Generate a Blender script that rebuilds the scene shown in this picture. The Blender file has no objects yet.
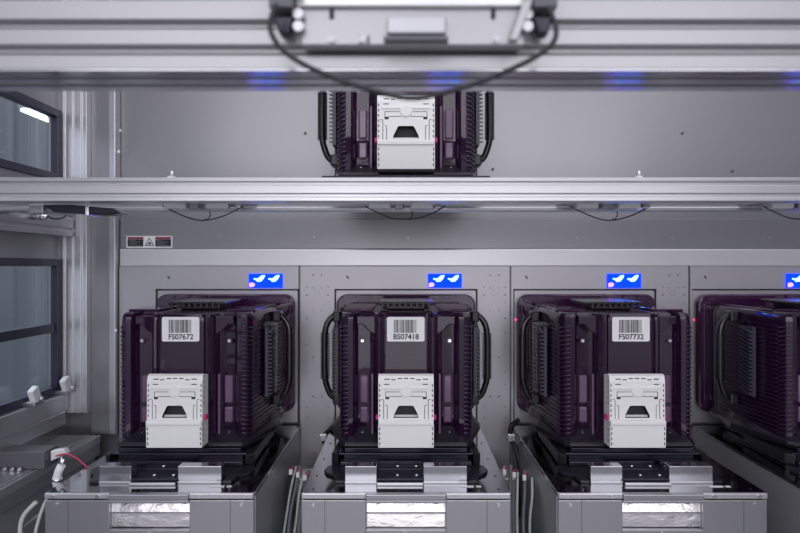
import bpy, bmesh, math, random
from mathutils import Vector, Matrix
random.seed(4)
C = bpy.context.scene.collection
PI = math.pi

# ------------------------------------------------------------------ materials
def mat(name, col, rough=.5, metal=0., emis=None, estr=0., coat=0., bump=0., bscale=40., stretch=None, var=0., spec=.5):
    m = bpy.data.materials.new(name); m.use_nodes = True
    nt = m.node_tree; b = nt.nodes['Principled BSDF']
    b.inputs['Base Color'].default_value = (*col, 1)
    b.inputs['Roughness'].default_value = rough
    b.inputs['Metallic'].default_value = metal
    b.inputs['Specular IOR Level'].default_value = spec
    if coat: b.inputs['Coat Weight'].default_value = coat
    if emis:
        b.inputs['Emission Color'].default_value = (*emis, 1); b.inputs['Emission Strength'].default_value = estr
    if bump or var:
        tc = nt.nodes.new('ShaderNodeTexCoord'); mp = nt.nodes.new('ShaderNodeMapping'); n = nt.nodes.new('ShaderNodeTexNoise')
        nt.links.new(tc.outputs['Object'], mp.inputs['Vector']); nt.links.new(mp.outputs[0], n.inputs['Vector'])
        n.inputs['Scale'].default_value = bscale; n.inputs['Detail'].default_value = 4
        if stretch: mp.inputs['Scale'].default_value = stretch
        if bump:
            bp = nt.nodes.new('ShaderNodeBump'); bp.inputs['Strength'].default_value = bump; bp.inputs['Distance'].default_value = .002
            nt.links.new(n.outputs['Fac'], bp.inputs['Height']); nt.links.new(bp.outputs[0], b.inputs['Normal'])
        if var:
            mr = nt.nodes.new('ShaderNodeMapRange'); mr.inputs[3].default_value = max(0, rough-var); mr.inputs[4].default_value = rough+var
            nt.links.new(n.outputs['Fac'], mr.inputs[0]); nt.links.new(mr.outputs[0], b.inputs['Roughness'])
    return m

def tinted(name, base, tint, fac, rough=.08):
    """see-through tinted plastic: glossy surface over a mix of coloured body and clear tint"""
    m = mat(name, base, rough, 0, coat=.9)
    nt = m.node_tree; b = nt.nodes['Principled BSDF']; o = nt.nodes['Material Output']
    t = nt.nodes.new('ShaderNodeBsdfTransparent'); t.inputs[0].default_value = (*tint, 1)
    mx = nt.nodes.new('ShaderNodeMixShader'); mx.inputs[0].default_value = fac
    nt.links.new(b.outputs[0], mx.inputs[1]); nt.links.new(t.outputs[0], mx.inputs[2]); nt.links.new(mx.outputs[0], o.inputs[0])
    return m

M = dict(
    wall=mat('painted_wall', (.30,.30,.318), .33, .7, var=.05, bscale=3, bump=.02),
    plate=mat('port_panel_metal', (.50,.49,.52), .36, .55, var=.03, bscale=5),
    band=mat('band_metal', (.72,.72,.74), .3, .6),
    alu=mat('anodised_aluminium', (.66,.66,.69), .30, .8, var=.02, bscale=20, stretch=(.05,1,1)),
    alup=mat('plain_aluminium', (.50,.50,.53), .32, .8),
    alud=mat('grey_aluminium', (.42,.42,.45), .35, .85),
    beam=mat('gantry_aluminium', (.40,.40,.415), .36, .6),
    under=mat('gantry_underside', (.55,.55,.60), .16, .95, var=.03, bscale=12),
    deck=mat('polished_deck', (.36,.36,.385), .10, 1., var=.03, bscale=8),
    front=mat('brushed_front', (.48,.48,.50), .30, .9, bump=.03, bscale=30, stretch=(1,1,.05)),
    polish=mat('polished_block', (.44,.44,.47), .14, .95, var=.05, bscale=25, stretch=(1,1,.1)),
    crink=mat('crinkled_foil', (.62,.61,.61), .16, 1., bump=1., bscale=45, stretch=(.5,1,1)),
    black=mat('black_plastic', (.018,.016,.024), .28),
    blackm=mat('black_anodised', (.03,.028,.045), .25, .4),
    rubber=mat('rubber', (.012,.012,.016), .4),
    handle=mat('handle_plastic', (.014,.013,.018), .22, coat=.3),
    slat=mat('handle_slat_grey', (.05,.047,.07), .35),
    white=mat('white_plastic', (.88,.88,.87), .42),
    whiteb=mat('white_matte', (.85,.85,.85), .5),
    label=mat('label_white', (.90,.90,.91), .5),
    ink=mat('ink', (.012,.012,.02), .6),
    red=mat('label_red', (.28,.02,.06), .5),
    redw=mat('red_wire', (.65,.03,.10), .4),
    pink=mat('pink_plastic', (.55,.02,.22), .3),
    chrome=mat('chrome', (.85,.85,.88), .15, 1.),
    dark=mat('dark_gap', (.02,.02,.028), .6),
    wframe=mat('window_frame_dark', (.022,.02,.05), .35),
    blue=mat('display_blue', (.0,.01,.1), .6, emis=(.001,.028,1.), estr=2.6, spec=.1),
    cyan=mat('display_cyan', (.2,.6,.9), .3, emis=(.30,.80,1.), estr=3.),
    rose=mat('display_rose', (.8,.3,.6), .3, emis=(1.,.35,.8), estr=1.6),
    redled=mat('red_led', (.8,.0,.1), .3, emis=(1.,.02,.12), estr=6.),
    tube=mat('lamp_tube', (1,1,1), .5, emis=(1,1,1), estr=6.),
    grey=mat('grey_plastic', (.12,.12,.135), .45),
    cablew=mat('pale_cable', (.55,.57,.56), .35),
    cableg=mat('grey_cable', (.16,.17,.18), .4),
    green=mat('green_pcb', (.02,.22,.13), .4),
    outer=mat('outer_room_wall', (.20,.225,.24), .7),
    floor=mat('floor_grey', (.30,.30,.32), .4),
    shell=tinted('purple_shell', (.032,.010,.040), (.62,.30,.58), .32, .06),
    shell2=tinted('purple_flange', (.065,.016,.072), (.6,.22,.55), .2),
    pane=tinted('purple_window', (.19,.10,.20), (.6,.35,.6), .2, .18),
)
def glass():
    m = bpy.data.materials.new('window_glass'); m.use_nodes = True; nt = m.node_tree
    o = nt.nodes['Material Output']; nt.nodes.remove(nt.nodes['Principled BSDF'])
    t = nt.nodes.new('ShaderNodeBsdfTransparent'); t.inputs[0].default_value = (.86,.92,.95,1)
    g = nt.nodes.new('ShaderNodeBsdfGlossy'); g.inputs['Roughness'].default_value = .02
    lw = nt.nodes.new('ShaderNodeLayerWeight'); lw.inputs[0].default_value=.5
    f0 = nt.nodes.new('ShaderNodeMath'); f0.operation='POWER'; f0.inputs[1].default_value=4; nt.links.new(lw.outputs['Facing'],f0.inputs[0])
    f = nt.nodes.new('ShaderNodeMath'); f.operation='MULTIPLY_ADD'; f.inputs[1].default_value=.6; f.inputs[2].default_value=.04; nt.links.new(f0.outputs[0],f.inputs[0])
    mx = nt.nodes.new('ShaderNodeMixShader')
    nt.links.new(f.outputs[0], mx.inputs[0]); nt.links.new(t.outputs[0], mx.inputs[1]); nt.links.new(g.outputs[0], mx.inputs[2]); nt.links.new(mx.outputs[0], o.inputs[0])
    return m
M['glass'] = glass()
M['side'] = mat('side_sheet',(.42,.42,.45),.25,.45)

# ------------------------------------------------------------------ mesh helpers
class MB:
    def __init__(s): s.bm = bmesh.new()
    def box(s, x0,x1,y0,y1,z0,z1, rot=None, piv=None, mi=0):
        vs = [s.bm.verts.new((x,y,z)) for x in (x0,x1) for y in (y0,y1) for z in (z0,z1)]
        for f in ((0,1,3,2),(4,6,7,5),(0,4,5,1),(2,3,7,6),(0,2,6,4),(1,5,7,3)):
            s.bm.faces.new([vs[i] for i in f]).material_index = mi
        if rot is not None:
            p = Vector(piv) if piv else Vector(((x0+x1)/2,(y0+y1)/2,(z0+z1)/2))
            for v in vs: v.co = rot @ (v.co-p) + p
        return s
    def prism(s, pts, a0, a1, axis='z', mi=0):
        """pts: 2D polygon; axis z: (x,y) ; axis x: (y,z) ; axis y: (x,z)"""
        def P(p,a):
            return {'z':(p[0],p[1],a),'x':(a,p[0],p[1]),'y':(p[0],a,p[1])}[axis]
        A = [s.bm.verts.new(P(p,a0)) for p in pts]; B = [s.bm.verts.new(P(p,a1)) for p in pts]
        n = len(pts)
        s.bm.faces.new(A).material_index = mi; s.bm.faces.new(B[::-1]).material_index = mi
        for i in range(n):
            s.bm.faces.new((A[i],B[i],B[(i+1)%n],A[(i+1)%n])).material_index = mi
        return s
    def cyl(s, p0, p1, r, n=12, r1=None):
        return s.tube([p0,p1], r, n, r1)
    def tube(s, pts, r, n=10, r1=None):
        pts = [Vector(p) for p in pts]; rings = []
        up = None
        for i,p in enumerate(pts):
            d = (pts[min(i+1,len(pts)-1)]-pts[max(i-1,0)]).normalized()
            if up is None:
                up = Vector((0,0,1)) if abs(d.z)<.9 else Vector((0,1,0))
            u = d.cross(up); 
            if u.length<1e-6: u = d.cross(Vector((1,0,0)))
            u.normalize(); w = u.cross(d).normalized(); up = w
            rr = r if r1 is None else r+(r1-r)*i/(len(pts)-1)
            if callable(r): rr = r(i)
            rings.append([s.bm.verts.new(p+u*math.cos(2*PI*k/n)*rr+w*math.sin(2*PI*k/n)*rr) for k in range(n)])
        for a,b in zip(rings,rings[1:]):
            for k in range(n):
                f = s.bm.faces.new((a[k],a[(k+1)%n],b[(k+1)%n],b[k])); f.smooth = True
        s.bm.faces.new(rings[0][::-1]); s.bm.faces.new(rings[-1])
        return s
    def build(s, name, mats, parent=None, bevel=0, seg=2, smooth=False, loc=None):
        bmesh.ops.recalc_face_normals(s.bm, faces=s.bm.faces)
        me = bpy.data.meshes.new(name); s.bm.to_mesh(me); s.bm.free()
        for m in (mats if isinstance(mats,(list,tuple)) else [mats]): me.materials.append(m)
        if smooth:
            for p in me.polygons: p.use_smooth = True
        o = bpy.data.objects.new(name, me); C.objects.link(o)
        if parent: o.parent = parent
        if loc: o.location = loc
        if bevel:
            b = o.modifiers.new('bevel','BEVEL'); b.width = bevel; b.segments = seg; b.limit_method = 'ANGLE'; b.angle_limit = math.radians(40)
        return o

def tag(o, label=None, cat=None, group=None, kind=None):
    if label: o['label'] = label
    if cat: o['category'] = cat
    if group: o['group'] = group
    if kind: o['kind'] = kind
    return o
def empty(name, loc=(0,0,0)):
    o = bpy.data.objects.new(name, None); C.objects.link(o); o.location = loc; o.empty_display_size = .05; return o
def copy_tree(o, parent=None, skip=()):
    c = o.copy(); C.objects.link(c)
    if parent: c.parent = parent
    for ch in [k for k in bpy.data.objects if k.parent is o]:
        if ch.name.split('.')[0] in skip: continue
        copy_tree(ch, c, skip)
    return c
def rrect(x0,x1,z0,z1,r,n=5):
    out=[]
    for cx,cz,a in ((x1-r,z1-r,0),(x0+r,z1-r,90),(x0+r,z0+r,180),(x1-r,z0+r,270)):
        for k in range(n+1):
            t = math.radians(a+90*k/n); out.append((cx+r*math.cos(t), cz+r*math.sin(t)))
    return out
def spline(pts, n=8):
    P = [Vector(p) for p in pts]; P = [2*P[0]-P[1]]+P+[2*P[-1]-P[-2]]; out=[]
    for i in range(1,len(P)-2):
        for k in range(n):
            t=k/n; a,b,c,d=P[i-1:i+3]
            out.append(.5*((2*b)+(c-a)*t+(2*a-5*b+4*c-d)*t*t+(3*b-a-3*c+d)*t**3))
    out.append(P[-2]); return out
def text_mesh(name, txt, size, material, parent, loc, off=.0, bold=True):
    cu = bpy.data.curves.new(name,'FONT'); cu.body = txt; cu.size = size; cu.extrude = .0001; cu.align_x='CENTER'; cu.align_y='CENTER'
    cu.offset = off
    t = bpy.data.objects.new(name+'_src', cu); C.objects.link(t)
    bpy.context.view_layer.update()
    me = bpy.data.meshes.new_from_object(t.evaluated_get(bpy.context.evaluated_depsgraph_get()))
    bpy.data.objects.remove(t); bpy.data.curves.remove(cu)
    me.materials.clear(); me.materials.append(material)
    me.transform(Matrix.Rotation(PI/2,4,'X'))
    o = bpy.data.objects.new(name, me); C.objects.link(o); o.parent = parent; o.location = loc
    return o
def struct(o): o['kind']='structure'; return o

CZ = 1.35; CY = -1.796; F = 632.
def at(px,py,D): return ((px-406)*D/F, CY+D, CZ-(py-267)*D/F)
PITCH=.505
DZ = .905      # load port deck height

# ------------------------------------------------------------------ setting
b = MB(); b.box(-.985,1.75,.004,.05,-.0,2.5); wall = struct(b.build('wall_back', M['wall']))
b = MB(); b.box(-.81,1.75,-.010,.003,1.352,1.401)
band = b.build('cover_strip', M['band'], wall, bevel=.003)
band['label']='brighter metal strip across the wall above the load ports'
b = MB(); b.box(-.81,1.75,-.004,.003,1.402,1.487); b.build('upper_panel', M['wall'], wall, bevel=.001)
def screw(parent, x,y,z, r=.004, m='chrome'):
    b = MB(); b.cyl((x,y,z),(x,y-.003,z),r,10); b.cyl((x,y-.003,z),(x,y-.0036,z),r*.45,6)
    return b.build('screw', M[m], parent)
for (px,py) in ((219,236),(314,237),(408,238),(577,238),(672,238),(769,238),(124,235.5)):
    screw(wall, *( (at(px,py,1.79)[0],-.004,at(px,py,1.79)[2]) ), r=.0035,m='alud')
for (px,py) in ((305,133),(493,99),(493,169),(683,133),(733,171)):
    a=at(px,py,1.796); screw(wall,a[0],.004,a[2],r=.004,m='grey')
# corner post, flat filler panel
b = MB(); b.box(-.885,-.835,-.02,.003,.88,2.3); b.build('filler_panel', M['wall'], wall, bevel=.001)
b = MB(); b.box(-.832,-.812,-.03,.003,.88,2.3); b.build('edge_strip', M['alup'], wall, bevel=.003)
for px,py in ((120.5,131),(119,152),(116,215),(116,330)):
    a=at(px,py,1.77); screw(wall,a[0]+.002,-.030,a[2],r=.004)
# corner posts: slotted extrusion
def slot_profile(w,h,n,g=.004,d=.004):
    """rectangle w (u) x h (v), n grooves on each v-running face"""
    pts=[]; step=h/n
    pts.append((0,0)); 
    pts.append((w,0))
    for k in range(n):
        c=step*(k+.5)
        pts += [(w,c-g),(w-d,c-g),(w-d,c+g),(w,c+g)]
    pts += [(w,h),(0,h)]
    for k in range(n-1,-1,-1):
        c=step*(k+.5)
        pts += [(0,c+g),(d,c+g),(d,c-g),(0,c-g)]
    return pts
b = MB(); pr=[(-.955+v,-.045+u) for u,v in slot_profile(.045,.07,3,.004,.006)]
b.prism(pr, .945, 2.3,'z'); p=struct(b.build('trim_1', M['alu'], bevel=.0012))

# left wall with two windows (plane x=-.955, thickness outward)
XL=-.955
WY0,WY1=-1.3,-.075
zl=[(1.02,1.35),(1.60,1.76)]
b = MB()
b.box(XL-.03,XL,-1.5,.003,0,1.005); b.box(XL-.03,XL,-1.5,.003,1.372,1.585); b.box(XL-.03,XL,-1.5,.003,1.78,2.5)
b.box(XL-.03,XL,WY1+.02,.003,1.005,1.372); b.box(XL-.03,XL,WY1+.02,.003,1.585,1.78)
b.box(XL-.03,XL,-1.5,WY0,1.005,1.372); b.box(XL-.03,XL,-1.5,WY0,1.585,1.78)
wl = struct(b.build('wall_left', M['wall']))
def window(name, z0,z1, mid=None):
    b = MB(); y0,y1=WY0,WY1+.02
    b.box(XL-.02,XL+.006,y0,y1,z1-.02,z1); b.box(XL-.02,XL+.006,y0,y1,z0,z0+.02)
    b.box(XL-.012,XL+.006,y1-.022,y1,z0+.02,z1-.02); b.box(XL-.02,XL+.006,y0,y0+.03,z0+.02,z1-.02)
    if mid: b.box(XL-.02,XL+.004,y0+.03,y1-.03,mid-.012,mid+.012)
    o = struct(b.build(name, M['wframe'], bevel=.001))
    b = MB(); b.box(XL-.012,XL-.008,y0+.03,y1-.03,z0+.02,z1-.02); g=b.build('window_glass', M['glass'], o)
    return o
window('window_1',1.005,1.372,1.185); window('window_2',1.585,1.78)
# horizontal side beam on left wall and sill rails
b = MB(); pr=[(XL+.001+u,1.434+v) for u,v in slot_profile(.035,.072,2,.004,.005)]
b.prism([(x,z) for x,z in pr], -1.4,-.047,'y'); struct(b.build('trim_2', M['alup'], bevel=.001))
b = MB(); b.box(XL+.001,XL+.022,-1.4,-.047,.955,1.003); b.box(XL+.001,XL+.014,-1.4,-.047,.915,.952); struct(b.build('trim_3', M['alu'], bevel=.002))
for k,(px,py,D) in enumerate(((65,385,1.73),(38,385,1.585))):
    a=at(px,py,D); t = empty('window_latch',(XL+.024,a[1],1.004))
    b=MB(); b.box(-.02,.012,-.02,.02,0,.010); b.build('base',M['alud'],t,bevel=.002)
    b=MB(); b.box(-.004,.012,-.014,.014,.010,.048,Matrix.Rotation(.45,3,'X'),(0,0,.010)); b.build('lever',M['whiteb'],t,bevel=.003)
    b=MB(); b.cyl((.013,.0,.016),(.020,.0,.016),.005,10); b.build('bolt',M['chrome'],t)
    tag(t, ['small white lever latch on the window sill, in the corner by the post','small white lever latch on the window sill, nearer the left edge'][k],'latch')
# outer room beyond the windows
b = MB(); b.box(-4.2,-4.15,-3.,4.,0,3.); struct(b.build('wall_outer_left', M['outer']))
b = MB(); b.box(-4.2,XL-.03,4.,4.05,0,3.); struct(b.build('wall_outer_back', M['outer']))
b = MB(); b.box(-4.2,1.75,-3,4.05,-.05,0); struct(b.build('floor', M['floor']))
for k,(x,y0,y1,z) in enumerate(((-2.05,1.60,1.95,2.19),(-1.86,1.54,1.92,2.12))):  # second strip models a lamp reflection in the front glass
    t=empty('lamp_and_reflection',(x,(y0+y1)/2,z)); h=(y1-y0)/2
    b=MB(); b.box(-.03,.03,-h-.01,h+.01,.012,.03); b.build('housing',M['grey'],t)
    b=MB(); b.box(-.022,.022,-h,h,0,.011); b.build('tube',M['tube'],t,bevel=.003)
    tag(t,['glowing strip lamp beyond the upper left window, the farther left of two','reflection of a strip lamp, built as a glowing bar nearer the corner post'][k],'lamp')
t=empty('wall_cabinet',(-4.14,1.8,.75)); 
b=MB(); b.box(0,.3,-.9,.9,0,.5); b.build('body',M['grey'],t,bevel=.01)
b=MB(); b.box(.3,.31,-.85,-.02,.05,.45); b.build('door',M['outer'],t,bevel=.004)
b=MB(); b.box(.3,.31,.02,.85,.05,.45); b.build('door',M['outer'],t,bevel=.004)
tag(t,'grey cabinet in the room seen through the lower left window','cabinet')
# right wall
b = MB(); b.box(1.70,1.75,-3,.003,0,2.5); struct(b.build('wall_right', M['wall']))

# lower-left machine ledge (slotted beam running in depth)
b = MB(); b.prism([(-.954,.865),(-.845,.865),(-.845,.885),(-.852,.885),(-.852,.880),(-.858,.880),(-.858,.885),(-.868,.885),(-.868,.880),(-.874,.880),(-.874,.885),(-.954,.885)],-1.0,-.047,'y')
t=empty('side_ledge',(0,0,0))
b.build('top_rail',M['alu'],t,bevel=.001)
b=MB(); b.box(-.95,-.847,-1.0,-.047,.832,.865); b.build('lower_rail',M['alup'],t,bevel=.001)
b=MB(); b.box(-.95,-.862,-1.0,-.047,.0,.832); b.build('side_panel',M['side'],t)
tag(t,'long slotted aluminium ledge running back along the left wall','ledge')
t=empty('junction_box',at(28,465,1.48))
b=MB(); b.box(-.055,.055,-.03,.03,0,.040); b.build('case',M['grey'],t,bevel=.002)
b=MB(); b.prism([(.058,.012),(.095,.030),(.088,.040),(.058,.036)],-.01,.01,'y'); b.build('connector',M['whiteb'],t,bevel=.002)
b=MB()
for k in range(4): b.cyl((-.045+k*.017,-.032,.004),(-.045+k*.017,-.045,.004),.004,8)
b.build('terminals',M['chrome'],t)
t.location.z=.8855
tag(t,'dark grey junction box lying on the left ledge','box')
b=MB(); b.tube(spline([at(56,456,1.46),at(66,454,1.45),at(76,458,1.43),at(87,467,1.40)]),.0018,8)
tag(b.build('signal_wire',M['redw']),'thin red wire arching beside the junction box','wire')
t=empty('sensor_plug',at(58,480,1.34))
b=MB(); b.tube([(0,0,-.02),(-.004,0,0),(.002,0,.02),(.008,0,.032)],.0085,10); b.build('body',M['whiteb'],t)
b=MB(); b.cyl((.004,0,.03),(.014,0,.046),.006,10); b.cyl((-.002,0,-.002),(-.001,0,.004),.0105,12); b.build('collar',M['chrome'],t)
tag(t,'white plug with cable ties behind the left load port corner','plug')
for k,(pp,m,r,lab) in enumerate((([at(36,502,1.24),at(24,515,1.24),at(20,530,1.24),at(22,560,1.24)],'cablew',.004,'pale cable loop hanging below the left ledge, nearest the picture edge'),
        ([at(54,490,1.30),at(44,505,1.27),at(36,530,1.26),at(32,560,1.26)],'cablew',.0032,'thin pale cable hanging straight down beside the left load port'),
        ([at(24,527,1.27),at(36,517,1.27),at(50,508,1.28)],'cableg',.003,'short grey cable crossing behind the pale cables at lower left'))):
    b=MB(); b.tube(spline(pp),r,10); tag(b.build('cable',M[m]),lab,'cable','cables at the lower left corner')

# ------------------------------------------------------------------ rails and shelf
def rail_obj(name, y0, z0, w, h, x0, x1, m, n=2, g=.0035, d=.005):
    b=MB(); pr=[(y0+u,z0+v) for u,v in slot_profile(w,h,n,g,d)]
    b.prism(pr,x0,x1,'x'); return b.build(name,m,bevel=.0012)
FY=CY+1.2
r1=rail_obj('shelf_rail',FY,1.475,.045,.045,-.952,1.69,M['alu'],2,.0035,.006)
tag(r1,'long horizontal slotted aluminium rail crossing in front, below the upper pod','rail','shelf rails')
r2=rail_obj('shelf_rail',CY+1.40,1.475,.045,.045,-.952,1.69,M['alu'],2,.0035,.005)
tag(r2,'rear slotted rail half hidden under and behind the front shelf rail','rail','shelf rails')
for px,lab in ((172,'small bolt clip standing on the front rail, at left'),(638,'small bolt clip standing on the front rail, at right')):
    a=at(px,177.5,1.215); t=empty('rail_clip',(a[0],FY+.012,1.5202))
    b=MB(); b.box(-.006,.006,-.006,.006,0,.004); b.build('foot',M['whiteb'],t,bevel=.001)
    b=MB(); b.cyl((.001,0,.004),(.001,0,.014),.0028,10); b.cyl((.001,0,.007),(.001,0,.010),.0045,6); b.build('bolt',M['chrome'],t)
    tag(t,lab,'clip')
t=empty('pod_shelf',(0,-.32,1.5205))
b=MB(); b.box(-.17,.17,-.20,.20,0,.014); b.build('plate',M['blackm'],t,bevel=.002)
for x in (-.12,.12):
    b=MB(); b.cyl((x,-.1,.014),(x,-.1,.0144),.008,12); b.build('pin',M['chrome'],t)
tag(t,'black shelf plate under the upper purple pod, resting on the rails','shelf')

# sensor boards between rails with hanging cable
for k,px in enumerate((203,405,610,803)):
    D=1.33; a=at(px,207,D); y=CY+D
    t=empty('sensor_board',(a[0],y,1.4755))
    b=MB(); b.box(-.095,.095,-.0848,.0698,.009,.013); b.build('plate',M['alud'],t)
    for (x0,x1,mm) in ((-.075,-.030,'whiteb'),(-.022,-.004,'alud'),(.012,.058,'whiteb'),(.062,.075,'chrome')):
        b=MB(); b.box(x0,x1,-.02,.02,-.0040,.009); b.build('module',M[mm],t,bevel=.002)
    sg=[(0.,-.0255,.001)]
    b=MB(); s=.085
    b.tube(spline([(-s,0,.003),(-s*.75,0,-.008),(-s*.35,-.0,-.022),(.0,-.0,-.0275+ .003*(k%2)),(s*.4,-.0,-.021),(s*.8,0,-.007),(s,0,.003)]),.0013,8)
    b.build('cable',M['rubber'],t)
    b=MB(); b.tube([(.004,0,-.024),(.010,0,-.026),(.016,0,-.016),(.014,0,-.008)],.0012,8); b.build('cable_tie',M['rubber'],t)
    tag(t,['sensor board with drooping black cable between the rails, above the left pod','sensor board with drooping black cable under the upper purple pod','sensor board with drooping black cable above the right full pod','sensor board with drooping cable between rails, cut by the right edge'][k],'sensor','sensor boards between the rails')
# dark pointed sensor arm at left
t=empty('proximity_sensor',at(88,211,1.30))
b=MB(); b.prism([(-.085,.012),(-.06,-.004),(.045,-.010),(.078,-.006),(.060,.004),(-.03,.012)],-.02,.02,'y'); b.build('arm',M['blackm'],t,bevel=.003)
b=MB(); b.box(.005,.012,-.022,.022,-.011,.010); b.build('clamp',M['chrome'],t,bevel=.001)
b=MB(); b.box(-.115,-.085,-.012,.012,-.006,.012); b.build('mount',M['alud'],t,bevel=.002)
tag(t,'dark pointed sensor arm sticking out under the rail at left','sensor')
for k,(px,py) in enumerate(((8,210),(52,217))):
    t=empty('cable_connector',(XL+.045+.02*k,at(px,py,1.45+.1*k)[1],at(px,py,1.45+.1*k)[2]))
    b=MB(); b.cyl((-.03,0,0),(.012,0,0),.007,10); b.cyl((-.004,0,0),(.004,0,0),.010,6); b.build('body',M['chrome'],t)
    b=MB(); b.tube(spline([(.012,0,0),(.025,.01,-.004),(.035,.03,.002),(.03,.05,.01)]),.002,8); b.build('cable',M['rubber'],t)
    tag(t,['metal cable connector on the left side beam, by the picture edge','metal cable connector on the left side beam, near the corner post'][k],'connector')

# warning label on the wall
a0=at(127,236,1.796); a1=at(173,248,1.796)
x0,z1,x1,z0=a0[0],a0[2],a1[0],a1[2]
t=empty('warning_label',(x0,-.0042,z0)); W=x1-x0; H=z1-z0
b=MB(); b.prism(rrect(0,W,0,H,.002),-.0006,0,'y'); b.build('sticker',M['label'],t)
for a,c in ((.03,.37),(.63,.97)):
    b=MB(); b.box(W*a,W*c,-.0010,-.0006,H*.12,H*.72); p=b.build('text_field',M['ink'],t)
    b=MB()
    for k,l in enumerate((.5,.9,.62,.95)):
        b.box(W*(a+.03),W*(a+.03+(c-a-.06)*l),-.0013,-.0010,H*(.60-.13*k),H*(.63-.13*k))
    b.build('text_lines',M['alud'],p)
    b=MB(); b.box(W*a,W*c,-.0010,-.0006,H*.74,H*.92); b.build('header',M['red'],t)
b=MB(); cx=W*.5; 
def tri(s,zc): return [(cx-s,zc-s*.6),(cx+s,zc-s*.6),(cx,zc+s*1.15)]
b.prism(tri(.0135,H*.42),-.0010,-.0006,'y',0); b.prism(tri(.0098,H*.42),-.0013,-.0010,'y',1)
b.prism([(cx-.005,H*.30),(cx+.005,H*.30),(cx+.004,H*.45),(cx,H*.52),(cx-.002,H*.42),(cx-.005,H*.38)],-.0016,-.0013,'y',0)
b.build('warning_triangle',[M['ink'],M['label']],t)
tag(t,'red, black and white warning sticker with a triangle on the wall above the left port','sticker')

# ------------------------------------------------------------------ gantry beam (close, out of focus)
GY=CY+.75; GZ=1.585
t=empty('gantry_beam',(0,GY,GZ))
pts=[(.0,.0),(.0,.016),(.004,.019),(.010,.022),(.010,.026),(.0,.029),(.0,.047),(.004,.050),(.010,.052),(.010,.056),(.0,.059),(.0,.082),(.09,.082),(.09,.0),(.066,.0),(.066,.004),(.056,.004),(.056,.0),(.034,.0),(.034,.004),(.024,.004),(.024,0)]
b=MB(); b.prism(pts,-1.0,1.6,'x'); b.build('extrusion',M['beam'],t,bevel=.001)
for xa,xb,ya,yb in ((-1,1.6,.001,.023),(-1,1.6,.035,.055),(-1,1.6,.067,.089)):
    b=MB(); b.box(xa,xb,ya,yb,-.0016,0); b.build('wear_strip',M['under'],t)
tag(t,'large blurred aluminium gantry beam crossing the top, close to the viewer','beam')
t=empty('gantry_carriage',(.008,GY-.001,GZ))
def gx(px,D=.72): return (px-406)*D/F-.008
b=MB(); b.box(gx(300),gx(526),-.022,-.001,.020,.072); b.build('back_plate',M['beam'],t,bevel=.002)
b=MB(); b.box(gx(296),gx(540),-.030,-.0225,.062,.085); b.build('top_flange',M['band'],t,bevel=.002)
b=MB(); b.box(gx(387),gx(446),-.032,-.0225,.030,.050); b.build('recess_box',M['alud'],t,bevel=.002)
b=MB(); b.box(gx(384),gx(448),-.036,-.0225,.021,.026); b.build('lower_lip',M['grey'],t,bevel=.001)
for px in (331,494):
    b=MB(); b.prism(rrect(gx(px-2.3),gx(px+2.3),.050,.061,.0015),-.024,-.0222,'y'); b.build('slot',M['dark'],t)
for px in (331,362,497):
    screw(t,gx(px),-.0222,.026,.004,'alud')
for sgn,px in ((-1,360),(1,368)):
    b=MB(); b.box(gx(px)-.001,gx(px)+.001,-.025,-.0222,.021,.030); b.build('bracket',M['dark'],t)
b=MB(); b.prism([(gx(508),.020),(gx(516),.020),(gx(536),.078),(gx(526),.078)],-.040,-.031,'y'); b.build('strut',M['beam'],t,bevel=.001)
for sx,cx in ((-1,283),(1,543)):
    c=gx(cx)
    b=MB(); b.box(c-.013,c+.013,-.045,-.002,.055,.085); b.prism([(c-.022,.068),(c+.022,.068),(c+.022,.085),(c-.022,.085)],-.045,-.046-.001,'y'); b.build('clamp',M['grey'],t,bevel=.003)
    b=MB(); b.prism([(c-.012,.052),(c+.012,.052),(c+.006,.030),(c-.004,.030)],-.030,-.012,'y'); b.build('gland',M['blackm'],t,bevel=.003)
    for zz in (.052,.038):
        b=MB(); b.cyl((c-sx*.018,-.024,zz),(c-sx*.018,-.034,zz),.006,12); b.build('knob',M['alup'],t)
b=MB(); b.box(gx(345),gx(472),-.032,-.0305,.083,.086); b.build('dark_cover',M['dark'],t)
tag(t,'blurred metal carriage with clamps bolted to the gantry beam at top centre','carriage')
D=.69
b=MB(); b.tube(spline([at(276,4,D),at(270,26,D),at(279,46,D),at(303,64,D),at(340,80,D),at(375,91,D),at(412,98,D),at(450,91,D),at(490,78,D),at(530,60,D),at(552,44,D),at(556,28,D),at(548,6,D)]),.0030,10)
tag(b.build('gantry_cable',M['rubber']),'blurred dark cable sagging in a wide loop below the gantry carriage','cable')

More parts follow.
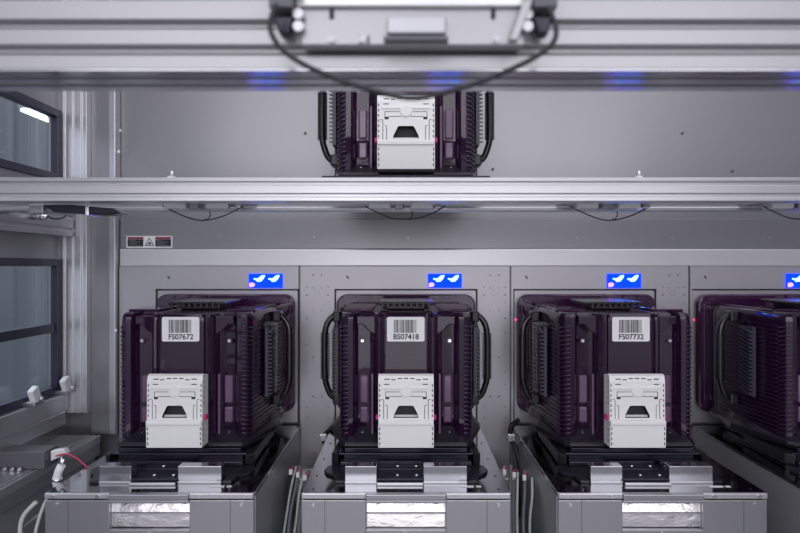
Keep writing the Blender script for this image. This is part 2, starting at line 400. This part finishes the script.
# ------------------------------------------------------------------ load port
def make_port():
    t=empty('load_port',(0,0,DZ))
    # local: z=0 at deck top
    b=MB(); b.box(-.207,.207,-.549,-.052,-.008,0); b.build('deck_plate',M['deck'],t,bevel=.0012)
    # rear of deck sides to the wall
    b=MB(); b.box(-.207,.207,-.051,-.012,-.008,0); b.build('rear_plate',M['deck'],t)
    # front: two panels around opening
    for s,l in ((-1,1),(1,1)):
        xa,xb=sorted((s*.205,s*.079))
        b=MB(); b.box(xa,xb,-.553,-.545,-.30,-.014); fp=b.build('front_panel',M['front'],t,bevel=.001)
        b=MB(); b.cyl((s*.182,-.553,-.022),(s*.182,-.556,-.022),.0035,12); b.build('screw',M['chrome'],fp)
        b=MB(); b.box(s*.1595-.0006,s*.1595+.0006,-.5534,-.553,-.30,-.014); b.build('seam',M['grey'],fp)
        b=MB(); b.box(xa,xb,-.556,-.5495,-.0105,.0005); tr=b.build('top_trim',M['alu'],t,bevel=.0015)
        for q in (.10,.188):
            b=MB(); b.cyl((s*q,-.556,-.005),(s*q,-.559,-.005),.004,10); b.build('screw',M['chrome'],tr)
    b=MB(); b.box(-.079,.079,-.560,-.545,-.012,-.0005); b.box(-.079,.079,-.557,-.545,-.019,-.013); b.build('hood',M['alud'],t,bevel=.0015)
    b=MB(); b.box(-.079,.079,-.553,-.545,-.30,-.072); lo=b.build('lower_panel',M['front'],t,bevel=.001)
    b=MB(); b.cyl((0,-.553,-.078),(0,-.556,-.078),.003,10); b.build('screw',M['chrome'],lo)
    # recess: side cheeks + sloped foil panel
    for s in (-1,1):
        b=MB(); b.prism([(-.545,-.020),(-.47,-.020),(-.47,-.072),(-.545,-.072)],s*.0785-.0008,s*.0785+.0008,'x')
        b.build('recess_cheek',M['front'],t)
    b=MB(); b.prism([(-.538,-.072),(-.533,-.046),(-.523,-.020),(-.519,-.020),(-.529,-.046),(-.534,-.072)],-.0775,.0775,'x'); b.build('sloped_panel',M['crink'],t)
    b=MB(); b.box(-.0775,.0775,-.5375,-.5335,-.047,-.0445); b.build('edge_bar',M['alu'],t)
    for s in (-1,1):
        b=MB(); b.box(s*.206-.001,s*.206+.001,-.544,-.02,-.75,-.0085); sp=b.build('side_panel',M['side'],t)
    # black carriage bed with curved bulges
    half=[(.127,-.468),(.128,-.499),(.146,-.497),(.152,-.462),(.170,-.445),(.177,-.425),(.172,-.400),(.160,-.385),(.158,-.34),(.150,-.10)]
    b=MB(); b.prism(half+[(-x,y) for x,y in half[::-1]],.0003,.006,'z'); b.build('bed',M['black'],t,bevel=.001)
    b=MB(); b.box(-.14,.14,-.38,-.06,.0065,.026); b.box(-.145,-.055,-.405,-.381,.0065,.016); b.box(.055,.145,-.405,-.381,.0065,.016); b.build('carriage',M['blackm'],t,bevel=.002)
    b=MB(); b.box(-.15,.15,-.39,-.05,.0265,.0306); b.build('pod_plate',M['blackm'],t,bevel=.002)
    for s in (-1,1):
        b=MB(); b.prism([(s*.150,-.40),(s*.166,-.385),(s*.160,-.20),(s*.145,-.20)] ,.0062,.030,'z'); b.build('guide',M['rubber'],t,bevel=.003)
    b=MB(); b.box(-.062,.036,-.415,-.382,.0062,.020); b.box(-.0595,.0355,-.500,-.447,.0004,.0105); b.box(-.062,.036,-.445,-.416,.0062,.0135)
    cb=b.build('centre_block',M['blackm'],t,bevel=.001)
    for x in (-.018,.022):
        for y in (-.432,-.482):
            z=.0135 if y>-.44 else .0105
            b=MB(); b.cyl((x,y,z),(x,y,z+.004),.004,12); b.build('screw',M['chrome'],cb)
            b=MB(); b.prism([(x-.009+px,y-.014+py) for px,py in rrect(0,.014,0,.005,.0024)],z+.0001,z+.0008,'z'); b.build('slot',M['dark'],cb)
    # polished blocks at front and bar between
    for (xa,xb) in ((-.1255,-.060),(.036,.1255)):
        b=MB(); b.box(xa,xb,-.4975,-.470,.0004,.0355); bl=b.build('stop_block',M['polish'],t,bevel=.0012)
        b=MB(); b.box(xa,xb,-.4995,-.4977,.0004,.005); b.build('foot_strip',M['alu'],bl,bevel=.0006)
    b=MB(); b.box(-.059,.035,-.512,-.507,.0004,.006); b.build('cross_bar',M['alu'],t,bevel=.001)
    b=MB(); b.box(.11,.137,-.520,-.512,.0002,.0008); b.build('sticker',M['label'],t)
    b=MB(); b.box(.142,.152,-.519,-.512,.0002,.0008); b.build('sticker',M['label'],t)
    for x,y in ((-.19,-.2),(-.19,-.33),(-.19,-.45),(.19,-.2),(.19,-.33),(.19,-.45),(.185,-.53),(-.185,-.53)):
        b=MB(); b.cyl((x,y,.0002),(x,y,.0008),.0022,8); b.build('hole',M['dark'],t)
    # door plate + dark gap
    H=.380
    b=MB(); b.box(-.202,.202,.0,.0035,.002,H+.003); b.build('port_gap',M['dark'],t)
    b=MB(); b.prism(rrect(-.1985,.1985,.004,H-.001,.004),-.0065,-.0005,'y'); b.build('port_door',M['plate'],t,bevel=.001)
    # display
    b=MB(); b.box(.062,.157,-.018,-.0125,.386,.426); d=b.build('display',M['blue'],t,bevel=.001)
    d['label']='glowing blue two-part display'
    # bright bird-like glyphs
    g=[(0,.0085),(.010,.0075),(.014,.0095),(.020,.0150),(.030,.0175),(.031,.0150),(.027,.0070),(.020,-.0005),(.010,-.0015),(.006,.0035),(.0,.0050)]
    for ox in (.077,.118):
        b=MB(); b.prism([(ox+x,.405+z) for x,z in g],-.0186,-.0180,'y'); b.build('glyph',M['cyan'],d)
    b=MB(); b.prism([(.0645,.3885),(.073,.3895),(.0795,.3925),(.079,.398),(.073,.4015),(.0645,.3995)],-.0186,-.0180,'y'); b.build('glyph',M['rose'],d)
    # small angled slot mark above the opening
    b=MB(); b.box(-.167,-.163,-.0128,-.0122,.411,.421,Matrix.Rotation(-.6,3,'Y')); b.build('slot',M['dark'],t)
    b=MB()
    for z in (.33,.325): pass
    b.cyl((-.1955,-.0065,.296),(-.1955,-.0085,.296),.0016,8); b.cyl((-.184,-.0065,.296),(-.184,-.0085,.296),.0016,8); b.build('status_light',M['redled'],t)
    return t
def panel(port, xl, xr, strips):
    H=.380; z0,z1=-.30,.447
    b=MB()
    b.box(xl,-.202,-.012,.003,z0,z1); b.box(.202,xr,-.012,.003,z0,z1) if xr>.204 else None
    b.box(-.202,min(.202,xr),-.012,.003,H+.003,z1)
    b.box(-.202,.202,-.012,.003,z0,-.01)
    p=b.build('mounting_panel',M['plate'],port)
    b=MB()
    for (cx) in strips:
        for k,z in enumerate((.422,.388,.386,.366,.345,.322,.30,.26,.225,.19,.15,.112,.08,.05,.02)):
            for s in (-1,1):
                w=.012 if k in (0,2,5,9,12) else .030
                if k in (4,7,11) and s==-1: continue
                b.cyl((cx+s*w,-.012,z),(cx+s*w,-.0126,z),.0016 if k%3 else .0022,8)
        for q in range(6):
            an=q*PI/3; b.cyl((cx-.002+.007*math.cos(an),-.012,.372+.007*math.sin(an)),(cx-.002+.007*math.cos(an),-.0126,.372+.007*math.sin(an)),.0009,6)
    if strips:
        h=b.build('bolt_holes',M['dark'],port); h['kind']='stuff'
    else: b.bm.free()
port0=make_port()
labels=['leftmost load port, polished metal, carrying the pod marked FS07672','central load port, polished metal, carrying the pod marked BS07418','load port right of centre, polished metal, carrying the pod marked FS07732','load port at the right edge, cut by the picture frame']
ports=[port0]+[copy_tree(port0) for _ in range(3)]
pan=[(-.304,.2015,[]),(-.297,.292,[-.250,.250]),(-.208,.292,[.250]),(-.208,.292,[.25])]
for k,pt in enumerate(ports):
    pt.location.x=(k-1)*PITCH
    tag(pt,labels[k],'load port','load ports along the wall')
    panel(pt,*pan[k])

# ------------------------------------------------------------------ wafer pod
BZ=.045     # base bottom above deck -> local z=0
def make_pod():
    t=empty('wafer_pod',(0,0,0))
    half=[(.170,-.030),(.172,-.09),(.164,-.18),(.154,-.30),(.150,-.335),(.143,-.350),(.132,-.357),(.121,-.355),(.1135,-.342),(.110,-.331),(.083,-.327),(.0745,-.332),(.0715,-.350),(.069,-.362),(.063,-.368),(.058,-.366),(.055,-.362),(.052,-.364),(.050,-.3705),(.046,-.3725),(.0,-.3725)]
    ring=half+[(-x,y) for x,y in half[-2::-1]]
    levels=[(.012,.985),(.03,1.),(.285,1.),(.300,.994),(.307,.980),(.310,.955)]
    bm=bmesh.new(); R=[]
    for z,s in levels:
        R.append([bm.verts.new((x*s,-.03+(y+.03)*s,z)) for x,y in ring])
    n=len(ring)
    for A,B in zip(R,R[1:]):
        for i in range(n):
            f=bm.faces.new((A[i],A[(i+1)%n],B[(i+1)%n],B[i])); f.smooth=True
    bm.faces.new(R[0]); bm.faces.new(R[-1])
    bmesh.ops.recalc_face_normals(bm,faces=bm.faces); bm.normal_update()
    for e in bm.edges:
        if len(e.link_faces)==2 and e.calc_face_angle()>math.radians(17): e.smooth=False
    mb=MB(); mb.bm.free(); mb.bm=bm
    # horizontal moulded ribs behind the central panel
    for k in range(24):
        z=.03+k*.0102
        mb.box(-.044,.044,-.3715,-.3705,z,z+.0012)
    sh=mb.build('shell',M['shell'],t)
    # slanted hoods over the side recesses
    for s in (-1,1):
        b=MB(); b.prism([(s*.070,.302),(s*.112,.302),(s*.112,.283),(s*.098,.283),(s*.084,.268),(s*.070,.260)],-.352,-.328,'y')
        b.build('recess_hood',M['shell'],t,bevel=.002)
    # side ribs : front corner column ribs (tilted) and long horizontal ribs
    for s in (-1,1):
        b=MB()
        for k in range(25):
            z=.035+k*.0101
            P0=(s*.131,-.3588,z+.003); P1=(s*.1425,-.3532,z+.0005); P2=(s*.1515,-.336,z-.004)
            b.tube([P0,P1,P2],.0017,6)
            z2=z
            b.prism([(s*.1490,-.330),(s*.1530,-.330),(s*.1735,-.11),(s*.168,-.11)],z2-.001,z2+.0014,'z')
        r=b.build('side_ribs',M['slatp'],t)
    # lighter moulded windows and screw bosses
    for s in (-1,1):
        for (za,zb) in ((.10,.165),(.055,.092)):
            xa,xb=sorted((s*.086,s*.106)); b=MB(); b.box(xa,xb,-.336,-.326,za,zb); b.build('moulded_window',M['pane'],t,bevel=.004)
        xa,xb=sorted((s*.074,s*.080)); b=MB(); b.box(xa,xb,-.348,-.33,.02,.17); b.build('moulded_edge',M['pane'],t,bevel=.002)
        for z in (.245,.032):
            b=MB(); b.cyl((s*.100,-.33,z),(s*.100,-.342,z),.0065,14); bo=b.build('screw_boss',M['shell2'],t)
            b=MB(); b.cyl((s*.100,-.342,z),(s*.100,-.345,z),.0035,10); b.build('screw',M['chrome'],bo)
    # flange at the door side
    b=MB(); b.prism(rrect(-.194,.194,.008,.338,.030,8),-.028,-.008,'y'); b.build('door_flange',M['shell2'],t,bevel=.005,seg=3)
    b=MB(); b.prism(rrect(-.182,.182,.018,.328,.026,8),-.036,-.0275,'y')
    for s in (-1,1):
        for z in (.06,.11,.16,.21,.26): b.box(s*.188-.004,s*.188+.004,-.0345,-.0275,z,z+.0015)
    for x in (-.14,-.10,-.05,.05,.10,.14): b.box(x-.0008,x+.0008,-.0345,-.0275,.325,.337)
    b.build('door_rim',M['shell2'],t,bevel=.0015,seg=2)
    # top handling flange
    b=MB(); b.box(-.068,.068,-.27,-.11,.322,.330); tf=b.build('top_flange',M['black'],t,bevel=.003)
    b=MB(); b.box(-.045,.045,-.25,-.13,.3105,.3215); b.build('flange_neck',M['black'],tf,bevel=.002)
    b=MB()
    for k in range(9): b.box(-.060+k*.014,-.054+k*.014,-.276,-.2705,.314,.330)
    b.build('flange_teeth',M['black'],tf,bevel=.001)
    # top ridges on shell roof
    for s in (-1,1):
        b=MB(); b.box(s*.115-.035,s*.115+.035,-.30,-.06,.3095,.3145); b.build('roof_ridge',M['shell2'],t,bevel=.002)
    # base skirt, flared
    hb=[(.165,-.02),(.178,-.10),(.188,-.19),(.184,-.225),(.160,-.315),(.148,-.365),(.138,-.378)]
    ring=hb+[(-x,y) for x,y in hb[::-1]]
    bm=bmesh.new(); R=[]
    for z,s,dy in ((.0,.93,.006),(.006,.985,0),(.014,1.,0),(.020,.985,0),(.030,.93,.006),(.042,.885,.012)):
        R.append([bm.verts.new((x*s,y*s+dy*.0,z)) for x,y in ring])
    n=len(ring)
    for A,B in zip(R,R[1:]):
        for i in range(n): bm.faces.new((A[i],A[(i+1)%n],B[(i+1)%n],B[i]))
    bm.faces.new(R[0]); bm.faces.new(R[-1])
    mb=MB(); mb.bm.free(); mb.bm=bm; mb.build('base_skirt',M['black'],t,bevel=.002)
    b=MB(); b.box(-.136,.136,-.384,-.3785,.001,.010); b.build('front_lip',M['blackm'],t,bevel=.001)
    # handles
    for s in (-1,1):
        hx=.207
        P=spline([(s*.172,-.17,.292),(s*.186,-.172,.288),(s*.200,-.174,.272),(s*hx,-.176,.245),(s*(hx+.001),-.177,.19),(s*hx,-.176,.135),(s*.203,-.174,.112),(s*.192,-.172,.086),(s*.172,-.168,.072)])
        b=MB(); b.tube(P,.0078,12); h=b.build('handle',M['handle'],t)
        b=MB()
        for k in range(19):
            z=.130+k*.0062; b.cyl((s*hx,-.176,z),(s*hx,-.176,z+.0034),.0120,14)
        b.build('ribbed_grip',M['handle'],h)
        xa,xb=sorted((s*.166,s*.186))
        for z in (.288,.078):
            b=MB(); b.box(xa,xb,-.190,-.150,z-.014,z+.014); b.build('handle_mount',M['black'],h,bevel=.004)
        b=MB()
        for k in range(17):
            z=.105+k*.0093
            b.prism([(-.262,z),(-.215,z+.010),(-.215,z+.014),(-.262,z+.004)],s*.1755-.004,s*.1755+.004,'x')
        b.box(*sorted((s*.164,s*.172)),-.264,-.213,.10,.268)
        b.build('slatted_plate',M['slat'],h)
    # white card holder with cut slots
    w=.0605; z0,z1=.0205,.180
    b=MB(); b.prism([(-.372,z0),(-.416,z0),(-.418,z0+.05),(-.413,z0+.056),(-.412,z1-.016),(-.408,z1-.004),(-.400,z1-.001),(-.372,z1-.006)],-w,w,'x')
    ch=b.build('card_holder',[M['white'],M['dark']],t,bevel=.0012)
    # cutters
    c=MB()
    def cut(xa,xb,za,zb,d=.006,ya=-.43): c.box(xa,xb,ya,-.412+d,za,zb,mi=1)
    S=.12/355.   # photo crop px -> m  (crop of 370..450)
    def cx(v): return (v-240)*S
    def cz(v): return z1-(v-25)*S*.955
    def dark(xa,xb,ya,yb,d=.005): cut(cx(xa),cx(xb),cz(yb),cz(ya),d)
    for xa,xb,yy in ((100,135,60),(145,172,64),(187,215,56),(226,254,55),(267,295,56),(306,335,64),(347,382,60)): dark(xa,xb,yy-3.2,yy+3.2,.008)
    dark(98,133,91,97,.008); dark(347,382,91,97,.008)
    for s in (0,1):
        m=(lambda v: v) if s==0 else (lambda v: 480-v)
        def D2(xa,xb,ya,yb,d=.004):
            a,bb=sorted((m(xa),m(xb))); dark(a,bb,ya,yb,d)
        D2(107,111,143,195); D2(111,200,143,147); D2(132,212,174,178); D2(107,132,178,194)
        D2(80,95,195,199); D2(94,98,199,328); D2(106,118,234,238); D2(117,121,238,328)
        for k in range(7): D2(67,73,92+k*34,110+k*34,.006)
        for k in range(4): D2(67,73,380+k*34,400+k*34,.010)
    # side slots
    for k in range(13):
        if k in (5,6): continue
        zc=z0+.010+k*.0117
        for s in (-1,1):
            xa,xb=sorted((s*(w-.002),s*(w+.01))); c.box(xa,xb,-.4035,-.3995,zc,zc+.006,mi=1)
    c.prism([(cx(160),cz(320)),(cx(320),cz(320)),(cx(318),cz(300)),(cx(290),cz(242)),(cx(280),cz(238)),(cx(200),cz(238)),(cx(190),cz(242)),(cx(162),cz(300))],-.43,-.395,'y',1)
    co=c.build('cutter',[M['white'],M['dark']])
    ch.modifiers.clear()
    md=ch.modifiers.new('cut','BOOLEAN'); md.operation='DIFFERENCE'; md.object=co; md.solver='EXACT'; md.use_self=True
    bpy.context.view_layer.update()
    me=bpy.data.meshes.new_from_object(ch.evaluated_get(bpy.context.evaluated_depsgraph_get()))
    ch.modifiers.clear(); ch.data=me
    bpy.data.objects.remove(co)
    print('card polys',len(me.polygons))
    # raised details of the holder
    b=MB(); b.box(cx(85),cx(395),-.4145,-.4120,cz(128),cz(110)); b.cyl((0,-.412,cz(140)),(0,-.416,cz(140)),.0125,20); b.build('clip_bar',M['white'],ch,bevel=.0012)
    b=MB(); b.box(cx(62),cx(418),-.4215,-.4155,cz(365),cz(335)); b.build('shelf_lip',M['white'],ch,bevel=.002)
    b=MB(); b.box(cx(163),cx(317),-.404,-.3965,cz(319),cz(308)); b.build('card_edge',M['whiteb'],ch)
    for s in (-1,1):
        b=MB(); b.box(s*.0625-.004,s*.0625+.004,-.405,-.392,cz(340),cz(308)); b.build('pin',M['pink'],ch,bevel=.001)
    return t
M['slatp']=mat('rib_plastic',(.04,.02,.055),.2,coat=.5)
def id_label(pod, txt):
    # white label on raised panel
    zc=.2745
    b=MB(); b.prism(rrect(-.0425,.0415,-.0275+zc-.0,.0275+zc-.0,.004),-.3745,-.3738,'y'); l=b.build('identification_label',M['label'],pod)
    l['label']='white barcode label reading '+txt
    b=MB(); x=-.027; rr=random.Random(hash(txt)%1 + len(txt))
    while x<.022:
        wd=rr.choice((.0007,.0012,.0019)); b.box(x,x+wd,-.3749,-.3745,zc-.008,zc+.021); x+=wd+rr.choice((.0007,.0011,.0015))
    b.build('barcode',M['ink'],l)
    text_mesh('text',txt,.0165,M['ink'],l,(0,-.3748,zc-.0175),off=.00035)
pod0=make_pod()
pods=[pod0]+[copy_tree(pod0) for _ in range(4)]
info=[('FS07672','dark purple wafer pod with white card holder, labelled FS07672'),('BS07418','dark purple wafer pod with white card holder, labelled BS07418'),('FS07732','dark purple wafer pod with white card holder, labelled FS07732'),
      (None,'dark purple wafer pod at right edge, only its left side visible'),(None,'upper purple wafer pod standing on the shelf above the middle pod')]
for k,p in enumerate(pods):
    p.location=((k-1)*PITCH,-.004,DZ+.031) if k<4 else (0,-.055,1.5352)
    tag(p,info[k][1],'wafer pod','purple wafer pods')
    if info[k][0]:
        id_label(p,info[k][0])

# ------------------------------------------------------------------ cables in the gaps between load ports
def cable(pts,r,m,label,group='cables between the load ports'):
    b=MB(); b.tube(spline(pts),r,10); return tag(b.build('cable',M[m]),label,'cable',group)
for g,(gx0,word) in enumerate(((279,'gap left of the central port'),(533,'gap right of the central port'))):
    cx=(-.5+g)*PITCH
    W_=('left','right')[g]
    # pale tubes
    for k in range(5):
        x=cx-.020+k*.013; rr=random.Random(10*g+k)
        top=(x+.006,-.26-.02*k,.865+.01*(k%2)); 
        b=MB(); b.tube(spline([top,(x,-.29-.02*k,.83),(x-.005+rr.uniform(-.002,.002),-.33-.012*k,.78),(x-.009,-.37-.006*k,.70),(x-.011,-.38,.6)]),.0042 if k%2 else .003,10)
        o=b.build('cable',M['cablew' if k%2==0 else 'cableg'])
        tag(o,'thin %s cable in the bundle in the %s'%('pale' if k%2==0 else 'dark grey',word),'cable','cables between the load ports')
    for k in range(3):
        x=cx-.020+k*.020
        t=empty('cable_plug',(x,-.30-.02*k,.868))
        b=MB(); b.box(-.004,.004,-.004,.004,-.009,.003); b.build('body',M['whiteb'],t,bevel=.001)
        b=MB(); b.tube(spline([(0,0,.003),(.002,0,.008),(.006,0,.009),(.009,.003,.003)]),.0010,8); b.build('wire',M['redw'],t)
        tag(t,'white plug with red wire in the %s'%word,'plug','plugs in the %s gap'%W_)
    t=empty('control_box',(cx+.0,-.14,.60))
    b=MB(); b.box(-.03,.03,-.04,.04,0,.21); b.build('case',M['alud'],t,bevel=.003)
    b=MB(); b.box(-.02,.02,-.0425,-.0405,.04,.10); b.build('circuit_card',M['green'],t)
    b=MB()
    for q in range(4): b.box(-.018,.018,-.0425,-.0405,.12+q*.018,.128+q*.018)
    b.build('vent_slots',M['dark'],t)
    tag(t,'grey control box behind the cables in the %s'%word,'box')
    cable([(cx+.085-.03*g,-.075,.935),(cx+.055-.02*g,-.07,.915),(cx+.030,-.09,.890),(cx+.040,-.11,.865),(cx+.050,-.13,.80),(cx+.046,-.15,.70)],.0062,'rubber','thick black hose curving down the wall in the %s'%word)
    a=bpy.data.objects
    t=empty('hose_clamp',(cx+.030,-.098,.892)); b=MB(); b.box(-.010,.010,-.006,.002,-.010,.010); b.build('block',M['alu'],t,bevel=.002)
    b=MB(); b.cyl((0,-.006,0),(0,-.009,0),.003,10); b.build('screw',M['chrome'],t); tag(t,'small metal clamp holding the black hose in the %s'%word,'clamp')

# ------------------------------------------------------------------ lights and world
w=bpy.data.worlds.new('World'); bpy.context.scene.world=w; w.use_nodes=True
bg=w.node_tree.nodes['Background']; bg.inputs[1].default_value=.92
nt=w.node_tree; tc=nt.nodes.new('ShaderNodeTexCoord'); sp=nt.nodes.new('ShaderNodeSeparateXYZ'); mr=nt.nodes.new('ShaderNodeMapRange'); rp=nt.nodes.new('ShaderNodeValToRGB')
nt.links.new(tc.outputs['Generated'],sp.inputs[0]); nt.links.new(sp.outputs['Z'],mr.inputs[0]); mr.inputs[1].default_value=-1; mr.inputs[2].default_value=1
nt.links.new(mr.outputs[0],rp.inputs[0]); nt.links.new(rp.outputs[0],bg.inputs[0])
e=rp.color_ramp.elements; e[0].position=.0; e[0].color=(.34,.33,.37,1); e[1].position=1.; e[1].color=(1.1,1.09,1.16,1)
for p_,v_ in ((.38,.42),(.50,.62),(.58,.98),(.75,1.25)):
    q=e.new(p_); q.color=(v_,v_*.98,v_*1.10,1)
def area(name,loc,rot,sx,sy,e,col=(1,.985,1)):
    l=bpy.data.lights.new(name,'AREA'); l.shape='RECTANGLE'; l.size=sx; l.size_y=sy; l.energy=e; l.color=col
    o=bpy.data.objects.new(name,l); C.objects.link(o); o.location=loc; o.rotation_euler=rot; return o
area('cabinet_lamp',(0.2,-1.15,2.45),(math.radians(-10),0,0),2.4,.5,1.5)
area('added_fill_light',(-.8,-3.4,2.2),(math.radians(65),0,0),1.6,1.2,9)  # unseen fill, added to put more light on the lower fronts
area('added_fill_light',(.05,-3.5,1.35),(PI/2,0,0),1.3,1.7,7)  # unseen softbox, added to reflect in the middle pod's rear panel
area('added_fill_light',(1.2,-3.4,2.2),(math.radians(65),0,0),1.6,1.2,9)  # matching unseen fill, added on the right
area('outer_room_lamp',(-2.6,0.6,2.6),(0,0,0),1.5,2.,34,(.92,.97,1))

cam=bpy.data.cameras.new('Camera'); co=bpy.data.objects.new('Camera',cam); C.objects.link(co)
co.location=(0,CY,CZ); co.rotation_euler=(PI/2,0,0); cam.sensor_width=36; cam.lens=F/800*36
cam.shift_x=-6/800; cam.shift_y=0.5/800
cam.clip_start=.02
cam.dof.use_dof=True; cam.dof.focus_distance=1.42; cam.dof.aperture_fstop=(F/800*.036)/.011
sc=bpy.context.scene; sc.camera=co
sc.view_settings.view_transform='Standard'; sc.view_settings.look='None'; sc.view_settings.gamma=1; sc.view_settings.exposure=0.0
